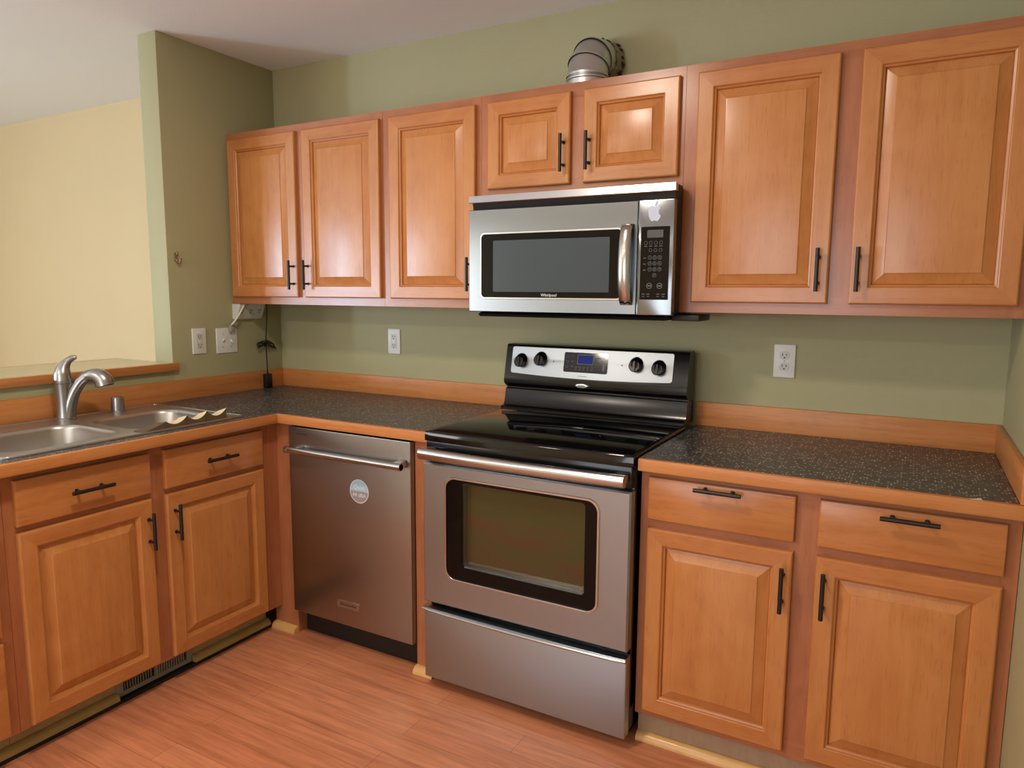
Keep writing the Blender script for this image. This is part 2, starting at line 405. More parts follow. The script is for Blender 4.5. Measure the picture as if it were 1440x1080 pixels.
# quarter round and a black gap strip
def quarter(name, a, b_, r, dirv, mat):
    # a, b_ on the floor line at the back, dirv points into the room
    a, b_, dv = Vector(a), Vector(b_), Vector(dirv); mb = MB(); R = []
    for p in (a, b_):
        ring = [p]
        for i in range(7):
            t = PI/2*i/6; ring.append(p+dv*(r*math.cos(t))+Vector((0, 0, r*math.sin(t))))
        R.append([tuple(q) for q in ring])
    mb.rings(R); return structure(name, mb, mat)
quarter('trim_1', (2.150, -.5815, .0005), (3.083, -.5815, .0005), .024, (0, -1, 0), QR)
quarter('trim_2', (1.304, -.6135, .0005), (1.389, -.6135, .0005), .026, (0, -1, 0), QR)
quarter('trim_3', (.572, -.6135, .0005), (.699, -.6135, .0005), .026, (0, -1, 0), QR)
quarter('trim_4', (.5415, -2.08, .012), (.5415, -1.291, .012), .024, (1, 0, 0), QRO)
quarter('trim_5', (.5415, -.998, .012), (.5415, -.636, .012), .024, (1, 0, 0), QRO)
structure('gap_strip', MB().box(.5415, -2.08, .0005, .568, -.636, .0115), BLKM)  # black strip added in the gap under the olive moulding

# ------------------------------------------------------------------ cabinet parts
def pull(mp, u, v, d, vert, parent, ln=.127):
    mb = MB(); h = ln/2; P = lambda a, dd: mp(u, v+a, d+dd) if vert else mp(u+a, v, d+dd)
    mb.tube([P(-h, .03), P(-h+.0006, .03), P(h-.0006, .03), P(h, .03)], [.0054, .006, .006, .0054], 14)
    for a in (-.038, .038):
        mb.tube([P(a, .0004), P(a, .003), P(a, .0031), P(a, .029)], [.0062, .0062, .0042, .0042], 10)
    return mb.build('handle', PULL, parent)
def raised_door(mp, u0, v0, u1, v1, parent, axis, handle=None, t=.0185):
    """mitred frame door with a raised panel; axis names the run's horizontal grain"""
    H = MX if axis == 'x' else MY
    prof = [(0, .0008), (0, t-.005), (.0018, t-.0018), (.005, t), (.047, t), (.0495, t-.0016), (.051, t-.0060), (.056, t-.0085), (.058, t-.0150)]
    mb = MB(); q = lambda i, d: [mp(u0+i, v0+i, d), mp(u1-i, v0+i, d), mp(u1-i, v1-i, d), mp(u0+i, v1-i, d)]
    Q = [[mb.bm.verts.new(p) for p in q(i, d)] for i, d in prof]
    Q.append([mb.bm.verts.new(p) for p in q(.058, .0008)])
    for a, c in zip(Q, Q[1:]+Q[:1]):
        for k in range(4):
            mb.mi = 1 if k in (0, 2) else 0
            mb.face((a[k], a[(k+1) % 4], c[(k+1) % 4], c[k]))
    door = mb.build('door', [MV, H], parent, smooth=20)
    mb = MB(); pr = [(.0585, .001), (.0585, t-.0155), (.062, t-.0145), (.087, t-.0030), (.0885, t-.0010), (.091, t-.0006)]
    R = [q(i, d) for i, d in pr]; mb.rings(R); mb.build('raised_panel', MV, door, smooth=12)
    if handle: pull(mp, handle[0], handle[1], t, True, door)
    return door
def slab_drawer(mp, u0, v0, u1, v1, parent, axis, handle=None, t=.0185):
    mb = MB(); mb.plate(mp, u0, v0, u1, v1, .0008, t, .0015, .005, 2)
    d = mb.build('drawer', MX if axis == 'x' else MY, parent, smooth=20)
    if handle: pull(mp, handle[0], handle[1], t, False, d, .131)
    return d
def face_frame(mp, parent, stiles, rails, vmat, hmat, t=.019):
    """stiles (u0,v0,u1,v1) and rails as one mesh with two grain directions"""
    mb = MB()
    def bx(r):
        a = mp(r[0], r[1], -t); c = mp(r[2], r[3], 0); mb.box(*a, *c)
    mb.mi = 0
    for r in stiles: bx(r)
    mb.mi = 1
    for r in rails: bx(r)
    return mb.build('face_frame', [vmat, hmat], parent)

# ------------------------------------------------------------------ wall cabinets
UY = -.293; UB, UT = 1.336, 2.1098; DB, DT = 1.3684, 2.0803
mpU = back(UY)
def wall_cabinet(label, x0, x1, z0, doors, mull, dz0):
    t = thing('wall_cabinet', label, 'cabinet', ((x0+x1)/2, -.15, z0), None)
    bd = MB().box(x0, UY+.0192, z0+.014, x1, -.0015, UT-.002); bd.build('body', FV, t)
    st = [(x0, z0, x0+.042, UT), (x1-.042, z0, x1, UT)]+[(a, z0+.05, c, UT-.05) for a, c in mull]
    ra = [(x0+.042, z0, x1-.042, z0+.05), (x0+.042, UT-.05, x1-.042, UT)]
    face_frame(mpU, t, st, ra, FV, FX)
    for u0, u1, hu, hv in doors: raised_door(mpU, u0, dz0, u1, DT, t, 'x', (hu, hv))
    return t
wall_cabinet('two-door maple wall cabinet in the corner against the left wall', .002, .9195, UB, [(.021, .4443, .4235, 1.466), (.4879, .9111, .510, 1.466)], [(.44, .493)], DB)
wall_cabinet('single-door maple wall cabinet just left of the microwave', .9203, 1.3866, UB, [(.9602, 1.3672, 1.350, 1.463)], [], DB)
wall_cabinet('short maple wall cabinet above the microwave with a metal duct on top', 1.3874, 2.1488, 1.741, [(1.4212, 1.7537, 1.731, 1.873), (1.803, 2.1338, 1.826, 1.873)], [(1.748, 1.809)], 1.7714)
wall_cabinet('tall two-door maple wall cabinet right of the microwave', 2.1496, W-.002, UB, [(2.191, 2.5981, 2.569, 1.468), (2.6555, 3.0653, 2.676, 1.468)], [(2.59, 2.664)], DB)

# ------------------------------------------------------------------ base cabinets
BY = -.6135; LX = .6115
mpB, mpL = back(BY), left(LX)
# right of the range
t = thing('base_cabinet', 'maple base cabinet with two doors and two drawers right of the range', 'cabinet', (2.62, -.3, 0))
MB().box(2.150, BY+.0192, .102, W-.002, -.02, CB-.002).build('body', FV, t)
MB().box(2.150, -.58, .001, W-.003, -.56, .1015).build('toe_kick', TOER, t, label='pale unfinished toe board')
face_frame(mpB, t, [(2.1496, .1, 2.19, CB-.001), (3.042, .1, W-.0015, CB-.001), (2.572, .15, 2.656, .84)],
           [(2.19, .1, 3.042, .15), (2.19, .84, 3.042, CB-.001), (2.19, .69, 2.572, .75), (2.656, .69, 3.042, .75)], FV, FX)
raised_door(mpB, 2.175, .1208, 2.5851, .7039, t, 'x', (2.5625, .601))
raised_door(mpB, 2.6432, .1208, 3.0558, .7039, t, 'x', (2.6655, .606))
slab_drawer(mpB, 2.175, .731, 2.5851, .8599, t, 'x', (2.382, .846))
slab_drawer(mpB, 2.6432, .731, 3.0558, .8599, t, 'x', (2.852, .841))
# sink base on the left run
t = thing('base_cabinet', 'maple sink base cabinet with two doors under the sink', 'cabinet', (.3, -1.14, 0))
bd = MB(); bd.box(.02, -1.618, .102, LX-.0192, -.668, .70)
bd.box(.02, -1.618, .70, .06, -.668, CB-.002); bd.box(.06, -1.618, .70, LX-.0192, -1.604, CB-.002); bd.box(.06, -.745, .70, LX-.0192, -.668, CB-.002)
bd.build('body', FV, t)
MB().box(.52, -1.618, .001, .54, -.64, .1015).build('toe_kick', TOE, t, label='olive unfinished toe board')
face_frame(mpL, t, [(-1.6185, .1, -1.585, CB-.001), (-.705, .1, -.668, CB-.001), (-1.178, .15, -1.118, .84)],
           [(-1.585, .1, -.705, .15), (-1.585, .84, -.705, CB-.001), (-1.585, .69, -1.178, .75), (-1.118, .69, -.705, .75)], FV, FY)
raised_door(mpL, -1.5905, .1091, -1.1745, .6985, t, 'y', (-1.1925, .593))
raised_door(mpL, -1.1213, .1091, -.6983, .6985, t, 'y', (-1.093, .598))
slab_drawer(mpL, -1.5905, .7178, -1.1745, .8552, t, 'y', (-1.382, .787))
slab_drawer(mpL, -1.1213, .7178, -.6983, .8552, t, 'y', (-.9065, .788))
# drawer stack at the photo's left edge
t = thing('drawer_cabinet', 'maple drawer stack left of the sink cabinet, cut by the left edge', 'cabinet', (.3, -1.85, 0))
MB().box(.02, -2.08, .102, LX-.0192, -1.6195, CB-.002).build('body', FV, t)
MB().box(.52, -2.08, .001, .54, -1.6195, .1015).build('toe_kick', TOE, t, label='olive unfinished toe board')
face_frame(mpL, t, [(-2.08, .1, -2.045, CB-.001), (-1.655, .1, -1.6195, CB-.001)], [(-2.045, z, -1.655, z+.05) for z in (.1, .375, .69)]+[(-2.045, .84, -1.655, CB-.001)], FV, FY)
for z0, z1 in ((.1091, .3925), (.412, .6985), (.7178, .8552)): slab_drawer(mpL, -2.06, z0, -1.650, z1, t, 'y', (-1.855, z1-.06))
# blind corner with the filler beside the dishwasher
t = thing('corner_cabinet', 'plain maple corner filler between sink cabinet and dishwasher', 'cabinet', (.35, -.4, 0))
MB().box(.02, -.59, .102, .59, -.02, CB-.002).build('body', FV, t)
mb = MB(); mb.box(LX-.019, -.667, .1, LX, BY+.0005, CB-.001); mb.build('corner_stile', FV, t)
mb = MB(); mb.box(.5725, BY+.001, .001, .7025, BY+.020, CB-.001); mb.box(.685, BY+.021, .001, .7025, -.05, CB-.001); mb.build('filler_panel', FV, t)
# end panel between dishwasher and range
mb = MB().box(1.3075, BY, .001, 1.3865, BY+.019, CB-.001); mb.box(1.3075, BY+.0192, .001, 1.3265, -.02, CB-.001); mb.box(1.369, BY+.0192, .001, 1.3865, -.02, CB-.001)
mb.build('end_panel', FV, label='narrow maple end panel between the dishwasher and the range', category='panel')

# ------------------------------------------------------------------ countertops
CF = -.6522; LFX = .6641; SY0, SY1, SX0, SX1 = -1.590, -.766, .075, .590
t = thing('countertop', 'L-shaped dark speckled countertop around the sink and over the dishwasher', 'countertop', (.33, -.33, CB))
mb = MB()
mb.box(.0160, -2.1, CB, SX0, -.0160, CT); mb.box(SX1, -2.1, CB, .6456, -.633, CT); mb.box(SX0, SY1, CB, SX1, -.0160, CT); mb.box(SX0, -2.1, CB, SX1, SY0, CT)
mb.box(SX1, -.633, CB, 1.3868, -.0160, CT)
mb.build('worktop', LAM, t)
mb = MB(); mb.box(.6458, -2.1, CB, LFX, CF, CT, .0025); mb.build('front_edge', EY, t)
mb = MB(); mb.box(.6458, -.6332, CB, 1.3868, CF, CT, .0025); mb.build('front_edge', EX, t)
mb = MB(); mb.box(.0158, -.0154, CT+.0002, 1.3868, -.001, 1.0017, .002); mb.build('backsplash', EX, t)
mb = MB(); mb.box(.001, -2.1, CT-.03, .0154, -.001, 1.0017, .002); mb.build('backsplash', EY, t)
t = thing('countertop', 'dark speckled countertop right of the range with wooden splashes', 'countertop', (2.62, -.33, CB))
MB().box(2.1485, -.633, CB, W-.0160, -.0160, CT).build('worktop', LAM, t)
MB().box(2.1485, CF, CB, W-.002, -.6332, CT, .0025).build('front_edge', EX, t)
MB().box(2.1490, -.0154, CT-.03, W-.001, -.001, 1.0017, .002).build('backsplash', EX, t)
MB().box(W-.0154, -.645, CT+.0002, W-.001, -.0156, 1.0017, .002).build('side_splash', EY, t)
mb = MB(); V = [(2.972, -.6470), (2.998, -.6468), (2.996, -.625), (2.990, -.632), (2.984, -.640)]
mb.rings([[(x, y, CT+.0003) for x, y in V], [(x, y, CT+.0012) for x, y in V]]); mb.build('chipped_spot', TCH, t, label='pale chipped spot on the front edge')

# bar ledge
t = thing('bar_ledge', 'wood-edged bar ledge on the half wall behind the sink', 'ledge', (-.18, -1.8, 1.047))
mb = MB().box(-.385, -3.2, 1.0468, .005, -.6275, 1.0806); mb.build('ledge_top', plain('light_laminate', (196, 188, 150), .25), t)
mb = MB(); mb.box(.0052, -3.2, 1.0468, .0248, -.611, 1.0806, .002); mb.box(.0012, -.6262, 1.0468, .0052, -.611, 1.0806); mb.box(-.405, -3.2, 1.0468, -.3852, -.6275, 1.0806, .002)
mb.build('edging', EY, t)

# ------------------------------------------------------------------ sink, faucet, air gap, curled strip
t = thing('sink', 'double-bowl stainless steel drop-in sink in the left countertop', 'sink', (.33, -1.18, CT))
bowls = [(.205, -1.150, .535, -.805, .075), (.205, -1.565, .545, -1.195, .075)]
mb = MB(); bm = mb.bm
o = rrect(.055, -1.607, .602, -.752, .025, 6)
def loop(P, z):
    vs = [bm.verts.new((x, y, z)) for x, y in P]; return [bm.edges.new((vs[i], vs[(i+1) % len(vs)])) for i in range(len(vs))]
es = loop(rrect(.0575, -1.6045, .5995, -.7545, .023, 6), CT+.0042)
for bw in bowls: es += loop(rrect(*bw), CT+.0042)
bmesh.ops.triangle_fill(bm, use_beauty=True, use_dissolve=False, edges=es)
mb.rings([[(x, y, CT+.0004) for x, y in o], [(x, y, CT+.0026) for x, y in o], [(x, y, CT+.0042) for x, y in rrect(.0575, -1.6045, .5995, -.7545, .023, 6)]], False, False)
bmesh.ops.remove_doubles(bm, verts=bm.verts, dist=1e-5)
Q = rrect(.0605, -1.6015, .5965, -.7575, .021, 6)
RR = []
for i, (x, y) in enumerate(Q):
    n_ = Vector((x-.3285, y+1.1795, 0)); a_ = Vector(Q[i-1]+(0,)); c_ = Vector(Q[(i+1) % len(Q)]+(0,)); tg = (c_-a_).normalized(); nn = Vector((tg.y, -tg.x, 0))
    RR.append([(x+nn.x*.0034*math.cos(t_), y+nn.y*.0034*math.cos(t_), CT+.0042+.0026*math.sin(t_)) for t_ in [PI*k/6 for k in range(7)]])
for k in range(6):
    for i in range(len(RR)):
        j = (i+1) % len(RR)
        mb.face([bm.verts.new(p) for p in (RR[i][k], RR[j][k], RR[j][k+1], RR[i][k+1])])
bmesh.ops.remove_doubles(bm, verts=bm.verts, dist=1e-6)
mb.build('rim', SINK, t)
for (u0, v0, u1, v1, r) in bowls:
    mb = MB(); R = []
    for ins, dz, rr in ((0, .0042, r), (.004, .001, r-.004), (.008, -.008, r-.006), (.014, -.12, r-.01), (.022, -.160, r-.014), (.05, -.172, r-.03), (.12, -.176, .03)):
        R.append([(x, y, CT+dz) for x, y in rrect(u0+ins, v0+ins, u1-ins, v1-ins, max(rr, .02))])
    mb.rings(R, False, True); bo = mb.build('bowl', SINK, t, smooth=50)
    mb = MB().lathe([(.0, -.1755), (.03, -.1755), (.042, -.1735), (.045, -.1755)], ((u0+u1)/2, (v0+v1)/2, CT)); mb.build('drain', SSB, bo)
t = thing('faucet', 'brushed nickel single-lever kitchen faucet behind the left sink bowl', 'faucet', (.105, -1.152, CT+.0042))
fx, fy, fz = .105, -1.152, CT+.0045
mb = MB().lathe([(.0, 0), (.036, 0), (.036, .004), (.031, .008), (.0295, .02), (.0275, .07), (.0300, .118), (.0315, .134), (.0, .134)], (fx, fy, fz)); mb.build('body', NICKEL, t)
mb = MB().tube(smooth_path([(fx+.006, fy+.004, fz+.010), (fx+.013, fy+.011, fz+.055), (fx+.024, fy+.022, fz+.098), (fx+.041, fy+.038, fz+.136), (fx+.058, fy+.052, fz+.156), (fx+.074, fy+.063, fz+.162)], 6), [.0265, .0240, .0215, .0205, .0205, .0215], 20)
mb.build('spout', NICKEL, t)
mb = MB().tube(smooth_path([(fx+.060, fy+.054, fz+.158), (fx+.078, fy+.066, fz+.162), (fx+.096, fy+.078, fz+.157), (fx+.108, fy+.086, fz+.142), (fx+.112, fy+.089, fz+.126)], 6), [.0200, .0255, .0295, .0325, .0335], 24)
sh = mb.build('spray_head', NICKEL, t)
mb = MB().tube([(fx+.1121, fy+.0891, fz+.1255), (fx+.1126, fy+.0894, fz+.1225)], .029, 20); mb.build('aerator', BLKM, sh)
mb = MB().tube(smooth_path([(fx, fy, fz+.135), (fx, fy, fz+.148), (fx+.001, fy, fz+.172), (fx+.003, fy+.005, fz+.194), (fx+.010, fy+.015, fz+.214), (fx+.020, fy+.027, fz+.226), (fx+.030, fy+.037, fz+.229)], 6), [.0315, .0325, .0285, .021, .0135, .011, .0065], 20)
mb.build('lever', NICKEL, t)
mb = MB().lathe([(.0, 0), (.029, 0), (.029, .003), (.0245, .005), (.0235, .05), (.0225, .056), (.019, .0595), (.0, .0605)], (.108, -.953, CT+.0045))
mb.build('air_gap_cap', NICKEL, loc=(.108, -.953, CT+.0045), label='short brushed metal air gap cap on the sink deck right of the faucet', category='cap')
# curled edging strip on the sink's front rim
mb = MB(); zr = CT+.0046; cus = [(-1.168, .0), (-1.078, .024), (-.994, .033), (-.908, .037), (-.822, .036)]
n = 14; arc = []
for k in range(4):
    (ya, za), (yb, zb) = cus[k], cus[k+1]
    for i in range(n+(k == 3)):
        s_ = i/n; y = ya+(yb-ya)*s_
        if k == 0: z = zb*s_**1.15
        else: z = max(za*(1-s_)**2.4+zb*s_**2.4, .002)
        arc.append((y, zr+z, k))
def row(f): return [f(*a) for a in arc]
th = .0018
near = row(lambda y, z, k: (.588-.003*k, y, z)); far = row(lambda y, z, k: (.546-.004*k, y-.004, z*.5+zr*.5+.004))
nlow = row(lambda y, z, k: (.588-.003*k, y, zr)); flow = row(lambda y, z, k: (.546-.004*k, y-.004, zr))
mb.mi = 0; V = mb.rings([near, far], False, False, closed=False)
for f in mb.bm.faces:
    if f.calc_center_median().y < -1.080: f.material_index = 1
mb.mi = 1  # brown outside; its skirt also stands in for the shaded hollows below
NL = [mb.bm.verts.new(p) for p in nlow]; FL = [mb.bm.verts.new(p) for p in flow]
for i in range(len(NL)-1):
    mb.face((V[0][i], V[0][i+1], NL[i+1], NL[i])); mb.face((V[1][i], V[1][i+1], FL[i+1], FL[i])); mb.face((NL[i], NL[i+1], FL[i+1], FL[i]))
mb.face((V[0][-1], V[1][-1], FL[-1], NL[-1])); mb.face((V[0][0], V[1][0], FL[0], NL[0]))
mb.build('curled_strip', [CREAM, CURL], loc=(.57, -.99, CT), label='brown and cream scalloped strip lying on the sink front rim', category='strip')

# ------------------------------------------------------------------ dishwasher
t = thing('dishwasher', 'stainless built-in dishwasher with a round sticker under the counter', 'dishwasher', (1.006, -.3, 0))
DY = -.638; mpD = back(DY)
MB().box(.708, -.60, .10, 1.303, -.06, .868).build('tub', BLKM, t)
MB().box(.712, -.575, .002, 1.300, -.56, .099).build('toe_panel', BLKM, t, label='black recessed toe panel')
mb = MB().plate(mpD, .7062, .1089, 1.3048, .8692, -.036, 0, .003, .003); dr = mb.build('door', SSD, t)
mb = MB().plate(mpD, .747, .8425, .803, .8450, .0002, .0006, .001); mb.build('vent_slot', SLOT, dr)
mb = MB()
mb.tube([(.742, -.690, .789), (.743, -.690, .789), (1.303, -.690, .789), (1.304, -.690, .789)], [.0115, .0125, .0125, .0115], 20)
for x in (.772, 1.272):
    R = []
    for d, h, w in ((.0004, .015, .020), (.012, .012, .016), (.040, .011, .0145), (.052, .011, .0145)):
        R.append([mpD(u, v, d) for u, v in rrect(x-w, .789-h, x+w, .789+h, .006)])
    mb.rings(R)
for x0, x1 in ((.742, .757), (1.289, 1.304)): mb.cyl((x0, -.690, .789), (x1, -.690, .789), .0138, 20)
mb.build('handle', SSB, dr)
mb = MB().frame(mpD, (.944, .180, 1.055, .209), (.9475, .1835, 1.0515, .2055), .0002, .0035, .001, .001, .0006); mb.plate(mpD, .947, .183, 1.052, .206, .0002, .002, .001)
bg = mb.build('badge', SSB, dr)
mb = MB().text('KitchenAid', mpD, .9995, .1945, .0175, .0024); mb.build('badge_lettering', SLOT, bg)
mb = MB(); C = circ(1.065, .656, .0455, 40)
mb.rings([[mpD(u, v, .0003) for u, v in C], [mpD(u, v, .0008) for u, v in C]]); st = mb.build('sticker', PRINTW, dr, label='round blue and grey sticker')
def half(lo):
    a0 = PI if lo else 0; P = [(1.065+.0425*math.cos(a0+PI*i/24), .656+.0425*math.sin(a0+PI*i/24)) for i in range(25)]
    b_ = MB(); b_.rings([[mpD(u, v, .0009) for u, v in P], [mpD(u, v, .0012) for u, v in P]]); return b_
half(False).build('sticker_half', STB, st, label='pale blue upper half'); half(True).build('sticker_half', STG, st, label='grey lower half')
mb = MB().text('Quiet', mpD, 1.065, .671, .024, .0014, shear=.25); mb.text('44 dBA', mpD, 1.065, .641, .0215, .0014); mb.build('sticker_lettering', PRINTW, st)

# ------------------------------------------------------------------ range
RX0, RX1 = 1.3901, 2.1413; RY = -.6815; mpR = back(RY)
t = thing('range', 'stainless electric range with black glass top and rear control panel', 'range', ((RX0+RX1)/2, -.33, 0))
mb = MB().box(RX0+.002, -.642, .045, RX1-.002, -.03, .8915, .003); mb.box(RX0+.02, -.60, .004, RX1-.02, -.08, .0449); mb.build('body', BLK, t)
for x in (RX0+.06, RX1-.06):
    MB().cyl((x, -.60, .0005), (x, -.60, .0445), .016).build('foot', BLKM, t)
# cooktop: slightly bowed front edge
mb = MB(); N_ = 24; R = []
def bow(s_): return -.668-.010*(1-(2*s_-1)**2)
prf = [(0, .892), (0, .919), (-.003, .9245), (-.009, .927)]
V = []
for k, (ins, z) in enumerate(prf):
    V.append([(RX0+.0005+(RX1-RX0-.001)*i/N_ + (-ins if i == 0 else ins if i == N_ else 0), bow(i/N_)-ins, z) for i in range(N_+1)]+[(RX1-.0005+ins, -.125, z), (RX0+.0005-ins, -.125, z)])
mb.rings(V); mb.build('cooktop', GLASS, t, smooth=40)
# back guard
prof = [(-.030, .930), (-.030, 1.182), (-.036, 1.190), (-.088, 1.190), (-.094, 1.187), (-.098, 1.180), (-.122, 1.066), (-.126, 1.045), (-.124, 1.034), (-.112, 1.024), (-.098, 1.017), (-.100, 1.012), (-.110, 1.009), (-.120, .958), (-.128, .946), (-.146, .9425), (-.150, .938), (-.150, .9285), (-.124, .9285)]
mb = MB().prism_x(prof, RX0+.001, RX1-.001); bgd = mb.build('back_guard', BLK, t, smooth=28)
def mpG(u, v, d=0):
    return (u, -.098-(1.180-v)*(.024/.114)-d*.98, v-d*.2)
mb = MB(); u0, u1 = 1.421, 2.085; P = rrect(u0, 1.078, u1, 1.181, .008)
def bowv(u, v):  # lower edge sags a little in the middle
    s_ = (u-u0)/(u1-u0); return v-(.009*(1-(2*s_-1)**2) if v < 1.10 else 0)
O = [(u, bowv(u, v)) for u, v in P]
# resample the bottom edge for the sag
Q = []
for i in range(len(O)):
    a, c = O[i], O[(i+1) % len(O)]; Q.append(a)
    if abs(P[i][1]-1.078) < 1e-4 and abs(P[(i+1) % len(P)][1]-1.078) < 1e-4:
        for j in range(1, 16):
            uu = a[0]+(c[0]-a[0])*j/16; Q.append((uu, bowv(uu, 1.078)))
mb.rings([[mpG(u, v, .0005) for u, v in Q], [mpG(u, v, .004) for u, v in Q]])
cp = mb.build('control_panel', SSP, t)
for u, v in ((1.465, 1.130), (1.552, 1.140), (1.946, 1.138), (2.033, 1.131)):
    mb = MB(); R = []
    for d, r in ((.0045, .0262), (.008, .0262), (.011, .0238), (.027, .0225), (.030, .0195)): R.append([mpG(u+r*math.cos(2*PI*i/28), v+r*math.sin(2*PI*i/28), d) for i in range(28)])
    mb.rings(R); kb = mb.build('knob', BLK, t)
    mb = MB().plate(lambda a, b_, d=0: mpG(u+a, v+b_, d), -.0035, -.019, .0035, .019, .0302, .034, .003); mb.build('grip', BLK, kb)
    mb = MB()
    A = [(.0285, .0295)]
    for a0, a1 in ((200, 340),):
        ri, ro = .0278, .0292
        pi_ = [(u+ri*math.cos(math.radians(a0+(a1-a0)*i/16)), v+ri*math.sin(math.radians(a0+(a1-a0)*i/16))) for i in range(17)]
        po = [(u+ro*math.cos(math.radians(a0+(a1-a0)*i/16)), v+ro*math.sin(math.radians(a0+(a1-a0)*i/16))) for i in range(17)]
        mb.rings([[mpG(*q, .0043) for q in pi_], [mpG(*q, .0043) for q in po]], False, False, closed=False)
    mb.build('dial_mark', SLOT, cp)
mb = MB().plate(mpG, 1.653, 1.094, 1.834, 1.169, .0042, .0055, .006); dp = mb.build('display_panel', GLASS, t, label='black glass display panel')
mb = MB().plate(mpG, 1.712, 1.128, 1.772, 1.160, .0058, .0062, .001); mb.build('screen', LCD, dp, label='blue lit screen')
mb = MB()
mb.frame(mpG, (1.709, 1.1255, 1.775, 1.1625), (1.711, 1.1275, 1.773, 1.1605), .0058, .0061, .001, .001)
def ring(mb, mp, u, v, ro, ri, d, n=16):
    mb.rings([[mp(*q, d) for q in circ(u, v, ro, n)], [mp(*q, d) for q in circ(u, v, ri, n)]], False, False)
ring(mb, mpG, 1.797, 1.145, .009, .0075, .006)
for i in range(5): ring(mb, mpG, 1.705+i*.0165, 1.114, .0045, .0036, .006); mb.plate(mpG, 1.7015+i*.0165, 1.104, 1.7085+i*.0165, 1.1055, .0058, .006, .0004)
for i in range(3): ring(mb, mpG, 1.668, 1.152-i*.019, .005, .0042, .006); mb.plate(mpG, 1.682, 1.154-i*.019, 1.694, 1.1555-i*.019, .0058, .006, .0004)
ring(mb, mpG, 1.821, 1.150, .0045, .0038, .006); mb.plate(mpG, 1.815, 1.105, 1.823, 1.128, .0058, .006, .002)
mb.build('button_print', PRINT, dp)
for u in (1.608, 1.890):
    mb = MB(); P = circ(u, 1.130, .0026, 10); mb.rings([[mpG(*q, .0042) for q in P], [mpG(*q, .005) for q in P]]); mb.build('indicator_light', SLOT, cp)
MB().plate(mpG, 1.715, 1.0795, 1.752, 1.081, .0042, .0044, .0004).build('panel_print', SLOT, cp)
mb = MB(); mpO = lambda u, v, d=0: (u, -.1235-d, v)
R = []
for d, s_ in ((-.004, 1), (.003, 1), (.0055, .85), (.0065, .5)): R.append([mpO(*q, d) for q in circ(1.735, 1.0425, .028*s_, 28, .0098*s_)])
mb.rings(R); lg = mb.build('badge', SSB, t)
mb = MB().text('Whirlpool', mpO, 1.735, 1.0425, .0085, .0068); mb.build('badge_lettering', SLOT, lg)
# black strip behind the handle
mb = MB().box(RX0+.004, -.664, .822, RX1-.004, -.6425, .8905, .004); mb.build('vent_strip', BLK, t)
# oven door
mb = MB().frame(mpR, (RX0, .3192, RX1, .8175), (1.486, .4225, 2.039, .775), -.037, 0, .004, .036, .005, .004, 8)
od = mb.build('oven_door', SSR, t)
mb = MB().frame(mpR, (1.4785, .415, 2.0465, .7825), (1.4875, .424, 2.0375, .7735), .0002, .0035, .042, .035, .0025, .001, 8); mb.build('window_bezel', SSB, od)
mb = MB().frame(mpR, (1.4865, .423, 2.0385, .7745), (1.547, .470, 1.9965, .7625), -.012, -.002, .0355, .012, 0, 0, 8); mb.build('window_surround', MWGL, od, label='black glass border')
mb = MB().frame(mpR, (1.5465, .4695, 1.997, .763), (1.5505, .4735, 1.993, .759), -.0355, -.0122, .012, .008, 0, 0, 8); mb.build('window_liner', SSB, od)
mb = MB().plate(mpR, 1.5508, .4738, 1.9927, .7587, -.0365, -.0335, .008); mb.build('window_glass', OVENG, od, label='inner glass coloured in an olive and brown sheen')
# handle
mb = MB(); R = []
for i in range(25):
    s_ = i/24; x = RX0+.012+(RX1-RX0-.022)*s_; yb = -.713-.012*(1-(2*s_-1)**2)
    prf = [(yb+.012, .838), (yb-.006, .838), (yb-.013, .845), (yb-.015, .857), (yb-.013, .868), (yb-.006, .8745), (yb+.012, .8745)]
    R.append([(x, y, z) for y, z in prf])
mb.rings(R)
for x in (RX0+.03, RX1-.03): mb.box(x-.018, -.702, .842, x+.018, -.6645, .871, .004)
mb.build('handle', SSB, t, smooth=50)
# drawer
mb = MB().plate(mpR, RX0+.001, .0381, RX1-.001, .288, -.037, -.002, .003, .003); sd = mb.build('storage_drawer', SSR, t)
mb = MB(); R = []
for i in range(21):
    s_ = i/20; x = RX0-.0005+(RX1-RX0+.001)*s_; e_ = .010*(1-(2*s_-1)**2)
    e2 = 0 if 0 < i < 20 else -.004
    R.append([(x, y, z) for y, z in ((RY+.030, .2885), (RY-.006-e_-e2, .2885), (RY-.016-e_-e2, .292), (RY-.018-e_-e2, .2975), (RY-.014-e_-e2, .3025), (RY-.006-e_-e2, .3035), (RY+.030, .3035))])
mb.rings(R); mb.build('drawer_lip', SSB, sd, smooth=50)

# ------------------------------------------------------------------ microwave
MX0, MX1 = 1.3997, 2.1575; MY_ = -.4014; MZ0, MZ1 = 1.3266, 1.7384; mpM = back(MY_)
t = thing('microwave', 'stainless over-the-range microwave under the short wall cabinet', 'microwave', ((MX0+MX1)/2, -.2, MZ0))
mb = MB().box(MX0+.003, -.372, MZ0+.004, MX1-.002, -.315, MZ1-.001, .002); mb.box(MX0+.003, -.315, MZ0+.006, 2.1475, -.006, MZ1-.003)
mb.build('body', BLKM, t)
mb = MB().prism_x([(-.06, 1.3265), (-.360, 1.3265), (-.385, 1.318), (-.372, 1.309), (-.06, 1.313)], MX0+.03, MX1-.03); mb.box(2.13, -.31, 1.307, 2.222, -.17, 1.3275, .003)
mb.build('bottom_plate', BLKM, t, label='black underside plate')
